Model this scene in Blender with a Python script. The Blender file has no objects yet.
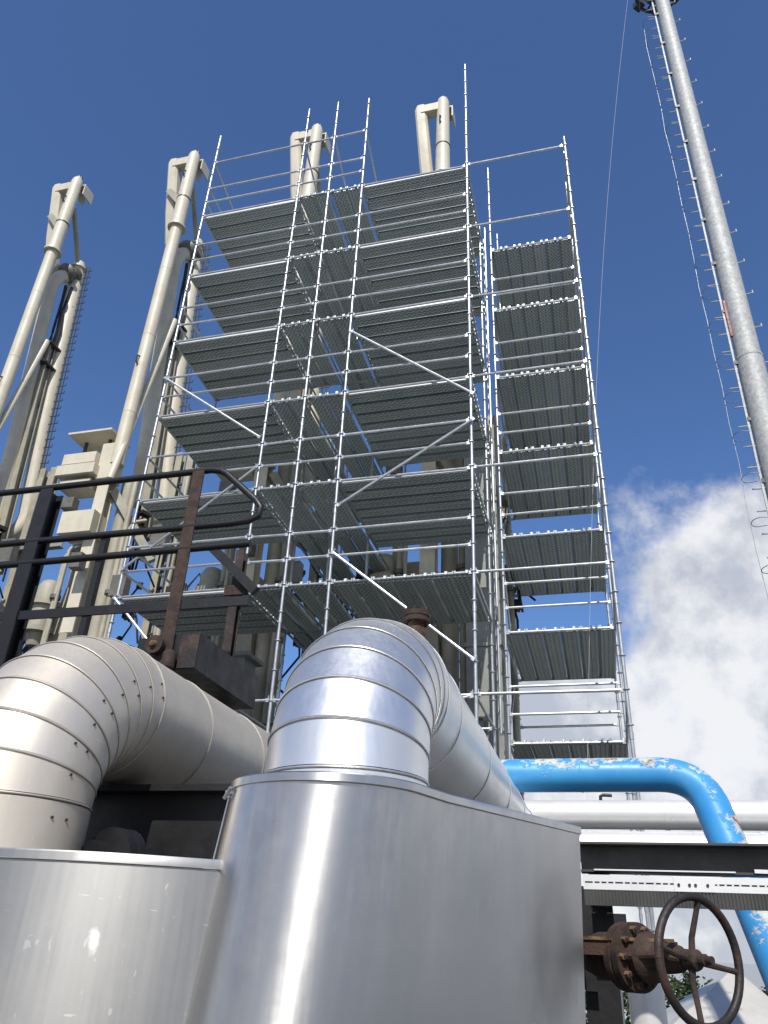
import bpy, math, random
from mathutils import Vector, Matrix

R = math.radians
random.seed(7)
scene = bpy.context.scene
col = scene.collection

# ------------------------------------------------------------------ camera
# x runs along the scaffold front, y away from the viewer, z up; the eye is the origin (1.6 m above the deck)
cam_d = bpy.data.cameras.new('camera')
cam = bpy.data.objects.new('camera', cam_d)
col.objects.link(cam)
cam_d.sensor_fit = 'VERTICAL'
cam_d.sensor_height = 24.0
cam_d.lens = 775.0 / 1024.0 * 24.0
cam_d.clip_start = 0.05
cam_d.clip_end = 6000
cam.matrix_world = Matrix(((0.96731782, 0.08830627, 0.23769358, 0),
                           (0.25034524, -0.48155004, -0.83990286, 0),
                           (0.04029267, 0.87195846, -0.48791899, 0),
                           (0, 0, 0, 1)))
scene.camera = cam

# ------------------------------------------------------------------ sky, sun, exposure
SUN_EL = 47.0
SUN_AZ = (0.16, -1.0)          # horizontal direction towards the sun (behind the viewer)
world = bpy.data.worlds.new('World')
scene.world = world
world.use_nodes = True
nt = world.node_tree
nt.nodes.clear()
w_out = nt.nodes.new('ShaderNodeOutputWorld')
w_bg = nt.nodes.new('ShaderNodeBackground')
sky = nt.nodes.new('ShaderNodeTexSky')
sky.sky_type = 'NISHITA'
sky.sun_disc = False
sky.sun_elevation = R(SUN_EL)
sky.sun_rotation = math.atan2(SUN_AZ[0], SUN_AZ[1])
sky.air_density = 1.0
sky.dust_density = 0.3
sky.ozone_density = 3.5
w_bg.inputs['Strength'].default_value = 0.11


def wn(kind, **kw):
    n = nt.nodes.new(kind)
    for k, v in kw.items():
        setattr(n, k, v)
    return n


def wmath(op, a, b=None, clamp=False):
    n = wn('ShaderNodeMath', operation=op)
    n.use_clamp = clamp
    for i, v in enumerate((a, b)):
        if v is None:
            continue
        if isinstance(v, (int, float)):
            n.inputs[i].default_value = v
        else:
            nt.links.new(v, n.inputs[i])
    return n.outputs[0]


tc = wn('ShaderNodeTexCoord')
dirv = tc.outputs['Generated']


def wnoise(scale, detail, rough, offset):
    mp = wn('ShaderNodeMapping')
    mp.inputs['Location'].default_value = offset
    nt.links.new(dirv, mp.inputs['Vector'])
    n = wn('ShaderNodeTexNoise')
    n.inputs['Scale'].default_value = scale
    n.inputs['Detail'].default_value = detail
    n.inputs['Roughness'].default_value = rough
    nt.links.new(mp.outputs[0], n.inputs['Vector'])
    return n.outputs['Fac']


# cumulus banks; those behind the viewer added to whiten metal reflections: (azimuth, elevation, angular radius)
banks = [(20, 9, 22.5), (-2, 8, 13), (40, 9, 22), (72, 6, 18), (102, 8, 20), (132, 6, 19), (160, 8, 21), (188, 6, 19),
         (216, 8, 21), (246, 5, 17), (272, 4, 13), (300, 2, 9)]
warp = wnoise(5.5, 9, 0.60, (3.1, 0.7, 1.9))
mask = None
for az, el, rad in banks:
    d = (math.sin(R(az)) * math.cos(R(el)), math.cos(R(az)) * math.cos(R(el)), math.sin(R(el)))
    dp = wn('ShaderNodeVectorMath', operation='DISTANCE')
    nt.links.new(dirv, dp.inputs[0])
    dp.inputs[1].default_value = d
    v = wmath('SUBTRACT', 1.0, wmath('DIVIDE', dp.outputs['Value'], R(rad)))
    mask = v if mask is None else wmath('MAXIMUM', mask, v)
dens = wmath('ADD', mask, wmath('MULTIPLY', wmath('SUBTRACT', warp, 0.5), 1.1))
ramp = wn('ShaderNodeMapRange', interpolation_type='SMOOTHSTEP')
nt.links.new(dens, ramp.inputs['Value'])
ramp.inputs['From Min'].default_value = 0.0
ramp.inputs['From Max'].default_value = 0.24
fac = ramp.outputs['Result']
body = wnoise(7.0, 7, 0.6, (9.3, 4.4, 2.0))
shade = wn('ShaderNodeMapRange', interpolation_type='SMOOTHSTEP')
nt.links.new(wmath('SUBTRACT', body, wmath('MULTIPLY', dens, 0.10)), shade.inputs['Value'])
shade.inputs['From Min'].default_value = 0.34
shade.inputs['From Max'].default_value = 0.56
cmix = wn('ShaderNodeMix', data_type='RGBA')
nt.links.new(shade.outputs['Result'], cmix.inputs['Factor'])
cmix.inputs['A'].default_value = (4.7, 5.05, 5.8, 1)
cmix.inputs['B'].default_value = (8.3, 8.35, 8.5, 1)
smix = wn('ShaderNodeMix', data_type='RGBA')
nt.links.new(wmath('MULTIPLY', fac, 0.95), smix.inputs['Factor'])
tint = wn('ShaderNodeMix', data_type='RGBA', blend_type='MULTIPLY')   # camera white balance leans blue
tint.inputs['Factor'].default_value = 1.0
tint.inputs['B'].default_value = (0.87, 1.06, 1.34, 1)
nt.links.new(sky.outputs[0], tint.inputs['A'])
nt.links.new(tint.outputs['Result'], smix.inputs['A'])
nt.links.new(cmix.outputs['Result'], smix.inputs['B'])
nt.links.new(smix.outputs['Result'], w_bg.inputs['Color'])
nt.links.new(w_bg.outputs[0], w_out.inputs['Surface'])

sun_d = bpy.data.lights.new('sun', 'SUN')
sun_d.energy = 4.8
sun_d.angle = R(0.53)
sun_d.color = (1.0, 0.955, 0.88)
sun = bpy.data.objects.new('sun', sun_d)
col.objects.link(sun)
sh = Vector((SUN_AZ[0], SUN_AZ[1], 0)).normalized()
to_sun = sh * math.cos(R(SUN_EL)) + Vector((0, 0, math.sin(R(SUN_EL))))
sun.rotation_euler = to_sun.to_track_quat('Z', 'Y').to_euler()
sun.location = to_sun * 60

scene.view_settings.view_transform = 'Standard'
scene.view_settings.look = 'None'
scene.view_settings.exposure = 0.0
scene.view_settings.gamma = 1.0
scene.view_settings.use_curve_mapping = False
scene.render.engine = 'CYCLES'
scene.cycles.max_bounces = 6


# ------------------------------------------------------------------ materials
class Mat:
    def __init__(self, name):
        self.m = bpy.data.materials.new(name)
        self.m.use_nodes = True
        self.t = self.m.node_tree
        self.b = self.t.nodes['Principled BSDF']
        self.tc = self.t.nodes.new('ShaderNodeTexCoord')

    def node(self, kind, **kw):
        n = self.t.nodes.new(kind)
        for k, v in kw.items():
            setattr(n, k, v)
        return n

    def link(self, a, b):
        self.t.links.new(a, b)

    def noise(self, scale, detail=4, rough=0.6, stretch=(1, 1, 1), world=False):
        mp = self.node('ShaderNodeMapping')
        mp.inputs['Scale'].default_value = stretch
        if world:
            g = self.node('ShaderNodeNewGeometry')
            self.link(g.outputs['Position'], mp.inputs['Vector'])
        else:
            self.link(self.tc.outputs['Object'], mp.inputs['Vector'])
        n = self.node('ShaderNodeTexNoise')
        n.inputs['Scale'].default_value = scale
        n.inputs['Detail'].default_value = detail
        n.inputs['Roughness'].default_value = rough
        self.link(mp.outputs[0], n.inputs['Vector'])
        return n.outputs['Fac']

    def ramp(self, v, lo, hi, a=0.0, b=1.0):
        n = self.node('ShaderNodeMapRange')
        n.clamp = True
        self.link(v, n.inputs['Value'])
        n.inputs['From Min'].default_value = lo
        n.inputs['From Max'].default_value = hi
        n.inputs['To Min'].default_value = a
        n.inputs['To Max'].default_value = b
        return n.outputs['Result']

    def math(self, op, a, b):
        n = self.node('ShaderNodeMath', operation=op)
        for i, v in enumerate((a, b)):
            if isinstance(v, (int, float)):
                n.inputs[i].default_value = v
            else:
                self.link(v, n.inputs[i])
        return n.outputs[0]

    def mix(self, f, a, b):
        n = self.node('ShaderNodeMix', data_type='RGBA')
        self.link(f, n.inputs['Factor'])
        for k, v in (('A', a), ('B', b)):
            if isinstance(v, tuple):
                n.inputs[k].default_value = (v[0], v[1], v[2], 1)
            else:
                self.link(v, n.inputs[k])
        return n.outputs['Result']

    def color(self, v):
        if isinstance(v, tuple):
            self.b.inputs['Base Color'].default_value = (v[0], v[1], v[2], 1)
        else:
            self.link(v, self.b.inputs['Base Color'])

    def put(self, name, v):
        if isinstance(v, (int, float)):
            self.b.inputs[name].default_value = v
        else:
            self.link(v, self.b.inputs[name])

    def bump(self, h, strength, dist):
        n = self.node('ShaderNodeBump')
        n.inputs['Strength'].default_value = strength
        n.inputs['Distance'].default_value = dist
        self.link(h, n.inputs['Height'])
        self.link(n.outputs[0], self.b.inputs['Normal'])


def simple(name, c, rough=0.5, metal=0.0, var=0.25, scale=6.0, c2=None, lo=0.4, hi=0.7, bump=0.0, world=True):
    m = Mat(name)
    n = m.noise(scale, 5, 0.65, world=world)
    dark = tuple(x * (1 - var) for x in c) if c2 is None else c2
    m.color(m.mix(m.ramp(n, lo, hi), c, dark))
    m.put('Roughness', m.ramp(m.noise(scale * 2.3, 4, world=world), 0.3, 0.7, max(0.02, rough - 0.08), rough + 0.1))
    m.put('Metallic', metal)
    if bump:
        m.bump(m.noise(scale * 6, 5, world=world), bump, 0.01)
    return m.m


def cladding(name, c, c2, rough, dents, spot=0.0, aniso=0.0, metal=1.0):
    m = Mat(name)
    big = m.noise(1.3, 3, 0.5, world=True)
    fine = m.noise(11, 6, 0.7, world=True)
    brush = m.noise(7, 4, 0.6, (7, 7, 0.25), world=True)
    f = m.math('ADD', m.math('MULTIPLY', big, 0.7), m.math('MULTIPLY', fine, 0.3))
    colr = m.mix(m.ramp(f, 0.36, 0.66), c, c2)
    if spot:
        # pale chalky dribbles, small scratches and scuffs
        dr = m.noise(4.0, 3, 0.5, (4, 4, 0.5), world=True)
        colr = m.mix(m.ramp(dr, 0.71, 0.76, 0, spot), colr, (0.84, 0.84, 0.82))
        sc = m.noise(34, 2, 0.5, (1, 1, 0.45), world=True)
        colr = m.mix(m.ramp(sc, 0.75, 0.78, 0, spot), colr, (0.86, 0.86, 0.85))
        for k, st in enumerate(((22, 22, 0.9), (3, 3, 26), (14, 16, 5))):
            ln_ = m.noise(3.0 + k, 2, 0.4, st, world=True)
            colr = m.mix(m.ramp(ln_, 0.735, 0.75, 0, spot * 1.2), colr, (0.85, 0.85, 0.84) if k else (0.50, 0.49, 0.47))
    if aniso:
        g_ = m.node('ShaderNodeNewGeometry')
        mp_ = m.node('ShaderNodeMapping')
        mp_.inputs['Location'].default_value = (1.37, 0, .03 * .3)
        mp_.inputs['Scale'].default_value = (1, 0, .45)
        m.link(g_.outputs['Position'], mp_.inputs['Vector'])
        ln2 = m.node('ShaderNodeVectorMath', operation='LENGTH')
        m.link(mp_.outputs[0], ln2.inputs[0])
        blot = m.math('ADD', ln2.outputs['Value'], m.math('MULTIPLY', m.noise(16, 3, world=True), 0.05))
        colr = m.mix(m.ramp(blot, 0.042, 0.034, 0, 0.55), colr, (0.88, 0.87, 0.84))
    m.color(colr)
    m.put('Roughness', m.math('ADD', m.ramp(brush, 0.3, 0.7, rough - 0.03, rough + 0.04), m.ramp(fine, 0.35, 0.7, -0.02, 0.05)))
    m.put('Metallic', metal)
    if aniso:
        tg = m.node('ShaderNodeTangent', direction_type='RADIAL', axis='Z')
        m.link(tg.outputs[0], m.b.inputs['Tangent'])
        m.put('Anisotropic', aniso)
        m.put('Anisotropic Rotation', 0.25)
    m.bump(m.math('MULTIPLY', m.noise(2.2, 2, 0.4, world=True), dents), 0.3, 0.02)
    return m.m


M = {}
M['tube'] = simple('galvanised_tube', (0.60, 0.62, 0.64), 0.40, 0.75, 0.30, 5, bump=0.1)
_t = M['tube'].node_tree
_b = _t.nodes['Principled BSDF']
_oi = _t.nodes.new('ShaderNodeObjectInfo')
_mx = _t.nodes.new('ShaderNodeMix')
_mx.data_type = 'RGBA'
_mr = _t.nodes.new('ShaderNodeMapRange')
_mr.inputs['To Max'].default_value = 0.6
_t.links.new(_oi.outputs['Random'], _mr.inputs['Value'])
_t.links.new(_mr.outputs[0], _mx.inputs['Factor'])
_t.links.new(_b.inputs['Base Color'].links[0].from_socket, _mx.inputs['A'])
_mx.inputs['B'].default_value = (0.40, 0.41, 0.41, 1)
_t.links.new(_mx.outputs['Result'], _b.inputs['Base Color'])
M['tube_dull'] = simple('dull_tube', (0.30, 0.31, 0.32), 0.5, 0.6, 0.3, 5)
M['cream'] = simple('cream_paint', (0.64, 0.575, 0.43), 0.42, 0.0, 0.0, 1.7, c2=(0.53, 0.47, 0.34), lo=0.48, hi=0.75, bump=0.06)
_m = Mat('cream_paint_worn')
_n = _m.noise(1.7, 5, 0.65)
_c = _m.mix(_m.ramp(_n, 0.46, 0.72), (0.60, 0.555, 0.44), (0.50, 0.455, 0.35))
_d = _m.noise(2.0, 4, 0.6, (3, 3, 0.35))
_c = _m.mix(_m.ramp(_d, 0.56, 0.74, 0, 0.45), _c, (0.40, 0.355, 0.26))
_r = _m.noise(5.5, 4, 0.6)
_c = _m.mix(_m.ramp(_r, 0.705, 0.735), _c, (0.16, 0.075, 0.04))
_m.color(_c)
_m.put('Roughness', _m.ramp(_n, 0.3, 0.7, 0.38, 0.56))
_m.bump(_m.noise(12, 4, 0.6), 0.05, 0.01)
M['cream'] = _m.m
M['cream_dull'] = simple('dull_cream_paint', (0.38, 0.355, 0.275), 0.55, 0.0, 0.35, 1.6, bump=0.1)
M['grey_paint'] = simple('grey_paint', (0.27, 0.28, 0.26), 0.6, 0.0, 0.35, 1.3, bump=0.12)
M['cable'] = simple('cable_rubber', (0.018, 0.018, 0.02), 0.5, 0.0, 0.3, 8)
M['dark_metal'] = simple('dark_metal', (0.07, 0.07, 0.065), 0.5, 0.3, 0.4, 4)
M['black'] = simple('black_paint', (0.006, 0.006, 0.007), 0.5, 0.0, 0.0, 4.0, c2=(0.022, 0.013, 0.010), lo=0.60, hi=0.72, bump=0.15)
M['rusty_black'] = simple('rusting_black_paint', (0.016, 0.012, 0.011), 0.55, 0.0, 0.0, 7, c2=(0.060, 0.030, 0.021), lo=0.46, hi=0.66, bump=0.3)
M['rust'] = simple('rust', (0.052, 0.028, 0.019), 0.8, 0.0, 0.0, 14, c2=(0.020, 0.013, 0.010), lo=0.42, hi=0.64, bump=0.5)
M['rust_ochre'] = simple('ochre_rust', (0.19, 0.115, 0.055), 0.85, 0.0, 0.0, 18, c2=(0.05, 0.028, 0.018), lo=0.40, hi=0.60, bump=0.6)
M['tray'] = simple('tray_zinc', (0.74, 0.74, 0.73), 0.5, 0.25, 0.12, 3)
M['slot'] = simple('slot_dark', (0.012, 0.012, 0.012), 0.8)
M['white_clad'] = cladding('white_pipe_cladding', (0.74, 0.735, 0.71), (0.62, 0.61, 0.58), 0.42, 0.15, metal=0.35)
M['alu'] = cladding('bright_aluminium', (0.80, 0.80, 0.795), (0.72, 0.72, 0.71), 0.36, 0.20, 0.15, metal=0.85)
M['alu_box'] = cladding('box_aluminium', (0.74, 0.725, 0.705), (0.66, 0.645, 0.625), 0.33, 0.13, 0.22, 0.85)
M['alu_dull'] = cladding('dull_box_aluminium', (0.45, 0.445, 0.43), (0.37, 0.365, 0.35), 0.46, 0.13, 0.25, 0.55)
M['alu_old'] = cladding('weathered_aluminium', (0.66, 0.605, 0.52), (0.54, 0.485, 0.40), 0.50, 0.25, 0.15, metal=0.6)
M['seam'] = simple('seam_grey', (0.24, 0.23, 0.21), 0.5, 0.6, 0.3, 20)  # grey of the thin joint lines in the cladding
M['screw'] = simple('rusty_screw', (0.05, 0.033, 0.022), 0.7, 0.2, 0.3, 30)
M['sunlit_zinc'] = simple('sunlit_zinc', (0.80, 0.80, 0.79), 0.45, 0.2, 0.1, 4)  # pale copy of the plank metal, sunlight put into the colour
M['swivel'] = simple('swivel_grey', (0.17, 0.16, 0.135), 0.5, 0.2, 0.4, 4)
M['mast'] = simple('spangled_zinc', (0.47, 0.475, 0.46), 0.62, 0.15, 0.0, 9, c2=(0.33, 0.345, 0.34), lo=0.40, hi=0.62, bump=0.05)
M['red'] = simple('red_paint', (0.22, 0.02, 0.02), 0.5)
M['rope'] = simple('pale_rope', (0.62, 0.62, 0.60), 0.8)
M['concrete'] = simple('low_bounce_concrete', (0.065, 0.064, 0.06), 0.85, 0.0, 0.3, 0.9, bump=0.3)  # kept dark so little sun bounces up onto deck undersides
mw = Mat('grey_sea')
mw.color((0.10, 0.13, 0.14))
mw.put('Roughness', 0.16)
mw.bump(mw.noise(0.5, 5, 0.6, world=True), 0.5, 0.25)
M['sea'] = mw.m
M['soil'] = simple('scrub_ground', (0.10, 0.11, 0.05), 0.95, 0.0, 0.0, 0.08, c2=(0.17, 0.14, 0.09), bump=0.3)
M['roof'] = simple('pale_sheet', (0.52, 0.50, 0.45), 0.6, 0.1, 0.2, 0.8)
M['bark'] = simple('bark', (0.07, 0.05, 0.035), 0.9, 0.0, 0.3, 4)
M['leaf_a'] = simple('leaf_dark', (0.035, 0.065, 0.025), 0.7, 0.0, 0.5, 1.2)
M['leaf_b'] = simple('leaf_mid', (0.055, 0.085, 0.03), 0.7, 0.0, 0.5, 1.2)

# scaffold plank: galvanised, rows of punched holes and rolled grooves along the plank
m = Mat('punched_plank')
sep = m.node('ShaderNodeSeparateXYZ')
m.link(m.tc.outputs['Object'], sep.inputs[0])
wx = m.math('SINE', m.math('MULTIPLY', sep.outputs['X'], 2 * math.pi / 0.11), 0)
wy = m.math('SINE', m.math('MULTIPLY', sep.outputs['Y'], 2 * math.pi / 0.082), 0)
holes = m.ramp(m.math('MULTIPLY', wx, wy), 0.35, 0.6)
groove = m.ramp(wy, -0.2, 0.5)
base = m.mix(m.ramp(m.noise(2.2, 5, 0.65, world=True), 0.35, 0.68), (0.36, 0.40, 0.39), (0.26, 0.295, 0.29))
oi = m.node('ShaderNodeObjectInfo')
base = m.mix(m.ramp(oi.outputs['Random'], 0.0, 1.0, 0.0, 0.55), base, (0.50, 0.53, 0.52))
base = m.mix(m.math('MULTIPLY', groove, 0.35), base, (0.17, 0.19, 0.195))
m.color(m.mix(m.math('MULTIPLY', holes, 0.8), base, (0.72, 0.76, 0.75)))
m.put('Metallic', 0.45)
m.put('Roughness', 0.46)
m.bump(m.math('ADD', wy, m.math('MULTIPLY', holes, 0.5)), 0.4, 0.008)
M['plank'] = m.m

# blue paint flaking to pale primer and rust, worst on the weather side
m = Mat('flaking_blue_paint')
geo = m.node('ShaderNodeNewGeometry')
nz = m.node('ShaderNodeSeparateXYZ')
m.link(geo.outputs['Normal'], nz.inputs[0])
n1 = m.noise(4.2, 8, 0.72, (0.75, 1, 1), world=True)
n2 = m.noise(13, 5, 0.65, world=True)
side = m.math('MULTIPLY', m.math('ADD', nz.outputs['Z'], m.math('MULTIPLY', nz.outputs['X'], 0.45)), 0.085)
wear = m.math('ADD', n1, side)
prim = m.mix(m.ramp(n2, 0.45, 0.6), (0.50, 0.52, 0.50), (0.34, 0.38, 0.36))
rustc = m.mix(m.ramp(n2, 0.40, 0.62), (0.06, 0.05, 0.04), (0.20, 0.10, 0.05))
blue = m.mix(m.ramp(m.noise(2.5, 4, world=True), 0.35, 0.7), (0.035, 0.25, 0.56), (0.055, 0.31, 0.60))
c1 = m.mix(m.ramp(wear, 0.595, 0.615), blue, prim)
c2 = m.mix(m.ramp(m.math('ADD', m.math('MULTIPLY', wear, 0.62), m.math('MULTIPLY', n2, 0.38)), 0.628, 0.645), c1, rustc)
m.color(c2)
m.put('Roughness', m.math('ADD', m.ramp(wear, 0.55, 0.62, 0.40, 0.8), m.ramp(n2, 0.3, 0.7, -0.06, 0.08)))
m.bump(m.ramp(wear, 0.56, 0.62, 1, 0), 0.5, 0.006)
M['blue'] = m.m


# ------------------------------------------------------------------ mesh helpers
def basis(d):
    d = Vector(d).normalized()
    up = Vector((0, 0, 1)) if abs(d.z) < 0.95 else Vector((0, 1, 0))
    a = up.cross(d).normalized()
    return a, d.cross(a).normalized(), d


class MB:
    """collects shapes that end up as ONE mesh object"""

    def __init__(self):
        self.v, self.f, self.s = [], [], []

    def add(self, vs, fs, smooth=False):
        o = len(self.v)
        self.v += [tuple(p) for p in vs]
        self.f += [tuple(i + o for i in q) for q in fs]
        self.s += [smooth] * len(fs)
        return self

    def box(self, c, size, rz=0.0, rot=None):
        hx, hy, hz = size[0] / 2, size[1] / 2, size[2] / 2
        m_ = rot if rot is not None else Matrix.Rotation(rz, 3, 'Z')
        vs = [Vector(c) + m_ @ Vector((sx * hx, sy * hy, sz * hz)) for sz in (-1, 1) for sx, sy in ((-1, -1), (1, -1), (1, 1), (-1, 1))]
        return self.add(vs, [(3, 2, 1, 0), (4, 5, 6, 7), (0, 1, 5, 4), (1, 2, 6, 5), (2, 3, 7, 6), (3, 0, 4, 7)])

    def bar(self, p0, p1, w, h):
        a, b, d = basis(Vector(p1) - Vector(p0))
        vs = []
        for p in (Vector(p0), Vector(p1)):
            for sx, sy in ((-1, -1), (1, -1), (1, 1), (-1, 1)):
                vs.append(p + a * sx * w / 2 + b * sy * h / 2)
        return self.add(vs, [(3, 2, 1, 0), (4, 5, 6, 7), (0, 1, 5, 4), (1, 2, 6, 5), (2, 3, 7, 6), (3, 0, 4, 7)])

    def cyl(self, p0, p1, r0, r1=None, n=12, caps=True, smooth=True):
        r1 = r0 if r1 is None else r1
        a, b, d = basis(Vector(p1) - Vector(p0))
        vs = []
        for p, r in ((Vector(p0), r0), (Vector(p1), r1)):
            for i in range(n):
                t = 2 * math.pi * i / n
                vs.append(p + (a * math.cos(t) + b * math.sin(t)) * r)
        self.add(vs, [(i, (i + 1) % n, n + (i + 1) % n, n + i) for i in range(n)], smooth)
        if caps:
            o = len(self.v) - 2 * n
            self.f += [tuple(o + i for i in reversed(range(n))), tuple(o + n + i for i in range(n))]
            self.s += [False, False]
        return self

    def lathe(self, p0, axis, prof, n=24, smooth=True):
        a, b, d = basis(axis)
        vs = []
        for t, r in prof:
            for i in range(n):
                q = 2 * math.pi * i / n
                vs.append(Vector(p0) + d * t + (a * math.cos(q) + b * math.sin(q)) * r)
        k = len(prof)
        fs = [(j * n + i, j * n + (i + 1) % n, (j + 1) * n + (i + 1) % n, (j + 1) * n + i) for j in range(k - 1) for i in range(n)]
        self.add(vs, fs, smooth)
        o = len(self.v) - k * n
        self.f += [tuple(o + i for i in reversed(range(n))), tuple(o + (k - 1) * n + i for i in range(n))]
        self.s += [False, False]
        return self

    def tube(self, pts, r, n=8, caps=True):
        pts = [Vector(p) for p in pts]
        tan = []
        for i in range(len(pts)):
            tan.append((pts[min(i + 1, len(pts) - 1)] - pts[max(i - 1, 0)]).normalized())
        a, b, d = basis(tan[0])
        vs = []
        for i, p in enumerate(pts):
            if i:
                q = tan[i - 1].rotation_difference(tan[i])
                a, b = q @ a, q @ b
            rr = r[i] if isinstance(r, (list, tuple)) else r
            for k in range(n):
                t = 2 * math.pi * k / n
                vs.append(p + (a * math.cos(t) + b * math.sin(t)) * rr)
        fs = [(j * n + i, j * n + (i + 1) % n, (j + 1) * n + (i + 1) % n, (j + 1) * n + i) for j in range(len(pts) - 1) for i in range(n)]
        self.add(vs, fs, True)
        if caps:
            o = len(self.v) - len(pts) * n
            self.f += [tuple(o + i for i in reversed(range(n))), tuple(o + (len(pts) - 1) * n + i for i in range(n))]
            self.s += [False, False]
        return self

    def ibeam(self, p0, p1, h, w, t=0.02):
        p0, p1 = Vector(p0), Vector(p1)
        a, b, d = basis(p1 - p0)
        for off, ww, hh in ((b * (h / 2 - t / 2), w, t), (b * -(h / 2 - t / 2), w, t), (b * 0, t, h - 2 * t)):
            vs = []
            for p in (p0, p1):
                for sx, sy in ((-1, -1), (1, -1), (1, 1), (-1, 1)):
                    vs.append(p + off + a * sx * ww / 2 + b * sy * hh / 2)
            self.add(vs, [(3, 2, 1, 0), (4, 5, 6, 7), (0, 1, 5, 4), (1, 2, 6, 5), (2, 3, 7, 6), (3, 0, 4, 7)])
        return self

    def mesh(self, name, mat):
        me = bpy.data.meshes.new(name)
        me.from_pydata(self.v, [], self.f)
        me.polygons.foreach_set('use_smooth', self.s)
        me.materials.append(mat if not isinstance(mat, str) else M[mat])
        me.update()
        me.set_sharp_from_angle(angle=R(38))
        return me

    def build(self, name, mat, parent=None):
        return place(name, self.mesh(name, mat), parent)


def place(name, me, parent=None, loc=None, rot=None):
    o = bpy.data.objects.new(name, me)
    col.objects.link(o)
    if parent is not None:
        o.parent = parent
    if loc is not None:
        o.location = loc
    if rot is not None:
        o.rotation_euler = rot
    return o


def tag(o, label=None, cat=None, group=None, kind=None):
    for k, v in (('label', label), ('category', cat), ('group', group), ('kind', kind)):
        if v:
            o[k] = v
    return o


def thing(name, label, cat, loc=(0, 0, 0), group=None):
    o = bpy.data.objects.new(name, None)
    o.empty_display_size = 0.2
    col.objects.link(o)
    o.location = loc
    return tag(o, label, cat, group)


def copy_tree(o, parent=None):
    c = o.copy()
    col.objects.link(c)
    c.parent = parent
    for ch in list(o.children):
        copy_tree(ch, c)
    return c


GZ = -1.6          # jetty deck level

# ------------------------------------------------------------------ ground
g = MB()
g.add([(-5000, -5000, -6.6), (5000, -5000, -6.6), (5000, 5000, -6.6), (-5000, 5000, -6.6)], [(0, 1, 2, 3)])
tag(g.build('sea', 'sea'), kind='structure')
g = MB()
shore = [(-60, 40, -6.3), (20, 41, -6.3), (48, 50, -6.3), (60, 70, -6.3), (20, 95, -6.3), (-60, 100, -6.3)]
g.add(shore + [(x, y, -7.2) for x, y, z in shore], [(0, 1, 2, 3, 4, 5)] + [(i + 6, (i + 1) % 6 + 6, (i + 1) % 6, i) for i in range(6)])
tag(g.build('ground', 'soil'), kind='structure')
g = MB()
g.add([(-8, 26, -6.28), (14, 26, -6.28), (14, 41.5, -6.28), (-8, 41.5, -6.28), (-8, 26, -7.2), (14, 26, -7.2)], [(0, 1, 2, 3), (4, 5, 1, 0)])
tag(g.build('yard', 'concrete'), kind='structure')
tag(MB().box((-13.5, 6.5, GZ - 0.3), (40, 29, 0.6)).build('jetty_deck', 'concrete'), kind='structure')

# ------------------------------------------------------------------ scaffold
scaf = thing('scaffold_tower', 'tall galvanised tube scaffold of stacked plank decks wrapped round the loading arms', 'scaffold', (-3.8, 13, GZ))


def sp(name, me, loc, rot=None):
    return place(name, me, scaf, Vector(loc) - Vector((-3.8, 13, GZ)), rot)


LV = [3.30, 5.28, 7.28, 9.28, 11.28, 13.28, 15.28]       # deck levels of the main scaffold (first: ledgers only)
XS = [-8.11, -5.67, -4.90, -4.09, -1.65, 0.48]
YF, YR, YB = 11.27, 13.36, 16.3
TR = 0.0275

std_cache = {}
JR = random.Random(11)


def standard(x, y, top):
    key = round(top, 2)
    if key not in std_cache:
        b = MB()
        h = top - GZ
        b.cyl((0, 0, 0.05), (0, 0, h - 0.2), TR, n=10)
        b.cyl((0, 0, h - 0.2), (0, 0, h), TR * 0.8, n=10)
        b.box((0, 0, 0.02), (0.16, 0.16, 0.02))
        z = (LV[0] - GZ) % 0.5
        while z < h - 0.1:
            b.cyl((0, 0, z - 0.007), (0, 0, z + 0.007), 0.050, n=8, smooth=False)
            z += 0.5
        for z in (2.2, 4.2, 6.2, 8.2, 10.2, 12.2, 14.2, 16.2, 18.2):
            if z < h - 0.4:
                b.cyl((0, 0, z), (0, 0, z + 0.1), TR * 1.22, n=10)
        std_cache[key] = b.mesh('standard', 'tube')
    return sp('standard', std_cache[key], (x, y, GZ), (JR.uniform(-.0012, .0012), JR.uniform(-.0012, .0012), JR.uniform(0, 6.28)))


led_cache = {}


def ledger(p0, p1, name='ledger', r=0.0235, mat='tube'):
    p0, p1 = Vector(p0), Vector(p1)
    d = p1 - p0
    L = d.length
    key = (round(L, 2), r, mat)
    if key not in led_cache:
        b = MB()
        b.cyl((0.07, 0, 0), (L - 0.07, 0, 0), r, n=8)
        for s in (0.055, L - 0.055):
            b.box((s, 0, 0), (0.06, 0.034, 0.058))
            b.box((s + (-0.012 if s < 1e-9 + L / 2 else 0.012), 0, 0.02), (0.010, 0.018, 0.11))
        led_cache[key] = b.mesh(name, mat)
    jr = JR
    q = (d + Vector((jr.uniform(-.012, .012), jr.uniform(-.012, .012), jr.uniform(-.014, .014)))).to_track_quat('X', 'Z')
    return sp(name, led_cache[key], p0 + Vector((0, 0, jr.uniform(-.006, .006))), q.to_euler())


plank_cache = {}


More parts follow.
